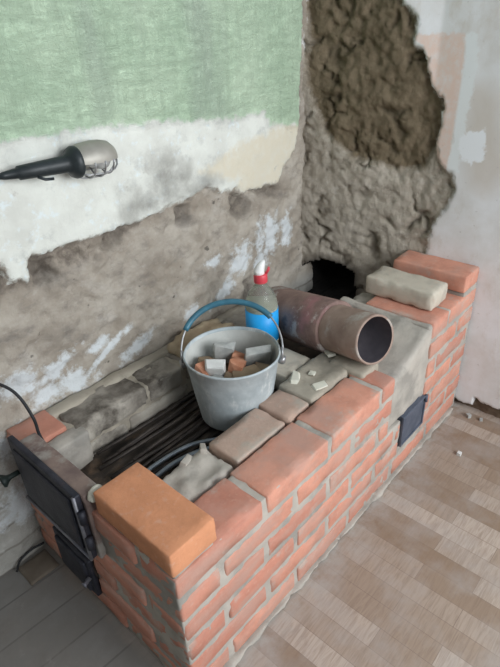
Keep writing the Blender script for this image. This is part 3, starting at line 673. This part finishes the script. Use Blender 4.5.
for i in range(18):
    for k in range(28):
        rr = .119 * i / 17; t = 2 * PI * k / 28
        vs.append((BX + rr * math.cos(t), BY + rr * math.sin(t), .034 + .012 * fbm(Vector((rr * math.cos(t) * 30, rr * math.sin(t) * 30, 2)))))
mb.add(vs, [(i * 28 + k, i * 28 + (k + 1) % 28, (i + 1) * 28 + (k + 1) % 28, (i + 1) * 28 + k) for i in range(17) for k in range(28)])
o = mb.build('rubble_fill', M['brown_bit']); tag(o, 'brown crumbs of broken brick filling the bucket under the larger lumps', 'rubble'); o['kind'] = 'stuff'

# ------------------------------------------------------------------ bottle
QX, QY, QZ = .802, .462, -.043
bot = thing('plastic_bottle', 'clear plastic bottle with blue label and red and white cap behind the bucket', 'bottle', (QX, QY, QZ))
BO = Vector((QX, QY, QZ))
mb = MB(); lathe(mb, [(.006, 0), (.002, .03), (0, .042), (.006, .049), (.02, .054), (.04, .0535), (.06, .054), (.14, .054), (.165, .0535), (.19, .050), (.212, .041), (.230, .028), (.243, .019), (.25, .0155), (.262, .0145)], BO, n=40)
mb.build('bottle_body', M['pet'], bot)
mb = MB(); lathe(mb, [(.008, 0), (.006, .040), (.012, .047), (.15, .0518), (.172, .0510), (.172, 0)], BO, n=40); mb.build('bottle_liquid', M['liquid'], bot)
mb = MB(); lathe(mb, [(.046, .0535), (.046, .0548), (.158, .0548), (.158, .0535)], BO, n=40); mb.build('bottle_label', M['label'], bot)
mb = MB(); lathe(mb, [(.250, 0), (.250, .0215), (.252, .0225), (.276, .0220), (.279, .020), (.279, 0)], BO, n=28); cap = mb.build('bottle_cap', M['red'], bot)
mb = MB(); tube(mb, [BO + Vector((0, 0, .276)) - rt * .004, BO + Vector((0, 0, .290)) - rt * .004, BO + Vector((0, 0, .306)) + rt * .003, BO + Vector((0, 0, .323)) + rt * .012], [.018, .0175, .0125, .005], 16); mb.build('cap_nozzle', M['white_plastic'], cap)
mb = MB(); tube(mb, [BO + Vector((0, 0, .276)) + rt * .017, BO + Vector((0, 0, .292)) + rt * .026, BO + Vector((0, 0, .300)) + rt * .027], [.004, .005, .003], 10); mb.build('cap_trigger', M['red'], cap)

# ------------------------------------------------------------------ stove pipe lying across the stove
PA = Vector((.862, .075, .104)); PD = Vector((.115, .455, -.10)).normalized()
pipe = thing('stove_pipe', 'rusty mottled flue pipe lying across the stove with its open end forward', 'pipe', (.90, .25, -.02))
mb = MB(); lathe(mb, [(.17, .070), (.166, .086), (.17, .089), (.30, .0895), (.44, .0895), (.50, .089), (.50, .085), (.20, .084)], PA, PD, 44, .012); mb.build('pipe_body', M['pipe'], pipe)
mb = MB(); lathe(mb, [(.0, .070), (-.002, .0755), (.004, .077), (.03, .0765), (.12, .0765), (.19, .077)], PA, PD, 44, .010); mb.build('pipe_sleeve', M['pipe_sleeve'], pipe)
mb = MB(); lathe(mb, [(.0, .0705), (.02, .0715), (.20, .0715), (.20, 0)], PA, PD, 44, .010); mb.build('pipe_bore', M['pipe_in'], pipe)

# ------------------------------------------------------------------ pale loose brick on the tower
mb = MB(); rbox(mb, 1.160, 1.276, .040, .290, .0765, .1425, r=.009, amp=.003, chip=.010, step=.016, tint=.6, smear=.0)
tag(mb.build('loose_brick', M['pale_brick']), 'pale sandy brick lying loose on the step of the tall stove end', 'brick')
# chips of old plaster on the mortar bed
for i, (x, y, z, s, rz, lab) in enumerate([(.672, .224, .009, (.06, .03, .010), .5, 'cream plaster chip on the grey mortar bed nearest the bucket'),
      (.682, .146, .008, (.05, .03, .012), -.3, 'cream plaster chip at the mortar edge beside the top row of red bricks'),
      (.852, .225, .010, (.06, .035, .012), .9, 'cream plaster chip under the rusty flue pipe'),
      (.722, .198, .009, (.025, .02, .008), .2, 'smallest cream plaster chip in the middle of the mortar bed')]):
    mb = MB(); shard(mb, (x, y, z), (s[0] * 1.15, s[1] * 1.15, s[2]), (.05, .05, rz), 60 + i, .75, 2); tag(mb.build('plaster_chip', M['plaster_bit']), lab, 'plaster chip', 'plaster chips on the mortar bed')

# ------------------------------------------------------------------ inspection lamp on the wall
LA = Vector((.170, .652, 1.108 - H0)); LT = Vector((.475, .640, 1.100 - H0)); LD = (LT - LA).normalized()
lamp = thing('inspection_lamp', 'black handled inspection lamp with grey hood hanging on the whitewashed wall', 'lamp', (.33, .65, .62))
mb = MB(); lathe(mb, [(-.012, 0), (-.012, .006), (.0, .009), (.03, .012), (.034, .016), (.10, .0185), (.148, .0205), (.158, .026), (.163, .034), (.172, .0385), (.180, .0385), (.186, .033), (.186, 0)], LA, LD, 28); mb.build('lamp_handle', M['rubber'], lamp)
n0 = Vector((0, -.02, 1)); HS = LA + LD * .178
mb = MB(); prof = [(0, .036), (.015, .0415), (.05, .044), (.070, .043), (.090, .038), (.103, .027), (.110, .012), (.111, .002)]
lathe(mb, prof, HS, LD, 30, 0, -PI * .52, PI * .52, n0); lathe(mb, [(a, r - .002) for a, r in prof][::-1], HS, LD, 30, 0, -PI * .52, PI * .52, n0); mb.build('lamp_hood', M['hood'], lamp)
mb = MB(); e1 = (n0 - LD * n0.dot(LD)).normalized(); e2 = LD.cross(e1)
for d, r in ((.028, .043), (.056, .044), (.082, .040)):
    tube(mb, [HS + LD * d + (e1 * math.cos(t) + e2 * math.sin(t)) * r for t in lin(PI * .5, PI * 1.5, 16)], .0024, 8)
for t in (PI * .75, PI, PI * 1.25):
    tube(mb, [HS + LD * a + (e1 * math.cos(t) + e2 * math.sin(t)) * r for a, r in prof], .0022, 8)
mb.build('wire_guard', M['wire'], lamp)
mb = MB(); lathe(mb, [(0, .013), (.03, .015), (.05, .024), (.07, .029), (.08, .026), (.092, .014), (.096, 0)], HS, LD, 24); mb.build('light_bulb', M['bulb'], lamp)
mb = MB(); tube(mb, spline([LA + LD * -.01, LA + Vector((-.06, .004, -.012)), LA + Vector((-.16, .012, -.05)), LA + Vector((-.30, .015, -.14)), LA + Vector((-.42, .012, -.30))]), .0045, 8)
mb.build('lamp_cord', M['cable'], lamp)
mb = MB(); tube(mb, [LA + LD * .07 + Vector((0, -.012, -.014)), LA + LD * .085 + Vector((0, -.016, -.022)), LA + LD * .105 + Vector((0, -.016, -.024))], .0035, 8); mb.build('lamp_switch', M['rubber'], lamp)

# ------------------------------------------------------------------ cable, scraps
mb = MB(); tube(mb, spline([(-.14, .672, .30), (-.06, .664, .235), (.015, .655, .168), (.045, .640, .120), (.052, .605, .060), (.042, .572, .030), (.040, .548, .012)], 10), .0042, 8)
tag(mb.build('power_cable', M['cable']), 'thin black cable hanging down the wall into the top of the fire door', 'cable')
mb = MB(); rbox(mb, -.105, -.014, .585, .672, -H0 + .0005, -H0 + .004, r=.0015, amp=.001, chip=.004, step=.012)
tag(mb.build('sheet_scrap', M['scrap']), 'brown square sheet scrap on the grey floor in the corner beside the ash door', 'scrap')
mb = MB(); tube(mb, spline([(-.112, .655, -H0 + .012), (-.09, .672, -H0 + .024), (-.05, .675, -H0 + .032), (-.01, .672, -H0 + .028)]), .0034, 8)
tag(mb.build('wire_piece', M['cable']), 'short black wire lying along the wall above the brown sheet scrap', 'wire')
for i, (x, y, s, m, lab) in enumerate([(1.172, -.133, .014, 'white_bit', 'white crumb on the laminate floor in front of the tall stove end'), (1.395, -.075, .016, 'grey_bit', 'dark grey crumb at the foot of the right wall beside the stove'), (1.405, -.120, .012, 'grey_bit', 'smaller grey crumb at the foot of the right wall further from the stove')]):
    mb = MB(); shard(mb, (x, y, -H0 + s * .45), (s, s, s), (0, 0, i), 80 + i); tag(mb.build('floor_crumb', M[m]), lab, 'crumb')

# ------------------------------------------------------------------ camera and light
cam = bpy.data.cameras.new('camera'); co = bpy.data.objects.new('camera', cam); C.objects.link(co)
rot = Matrix(((.66579318, .4062816, -.62582322), (-.74476281, .31099661, -.59043159), (-.04525259, .85919520, .50964285)))
co.matrix_world = Matrix.Translation((-.34540064, -.56166403, .92718055 + H0)) @ rot.to_4x4()
cam.sensor_fit = 'HORIZONTAL'; cam.sensor_width = 36; cam.lens = 528.961 / 500 * 36; cam.clip_start = .02
bpy.context.scene.camera = co
def area(name, loc, target, sx, sy, power, col):
    l = bpy.data.lights.new(name, 'AREA'); l.shape = 'RECTANGLE'; l.size = sx; l.size_y = sy; l.energy = power; l.color = col
    o = bpy.data.objects.new(name, l); C.objects.link(o); o.location = loc
    o.rotation_euler = (Vector(target) - Vector(loc)).to_track_quat('-Z', 'Y').to_euler(); return o
area('window_daylight', (.55, -2.6, 1.75), (.6, .3, .6), 1.8, 1.5, 100, (.93, .97, 1.0))
w = bpy.data.worlds.new('world'); bpy.context.scene.world = w; w.use_nodes = True
w.node_tree.nodes['Background'].inputs[0].default_value = (.80, .90, 1.0, 1); w.node_tree.nodes['Background'].inputs[1].default_value = .45
vs_ = bpy.context.scene.view_settings
vs_.view_transform = 'Standard'; vs_.look = 'None'; vs_.exposure = 0.0; vs_.gamma = 1.0; vs_.use_curve_mapping = False
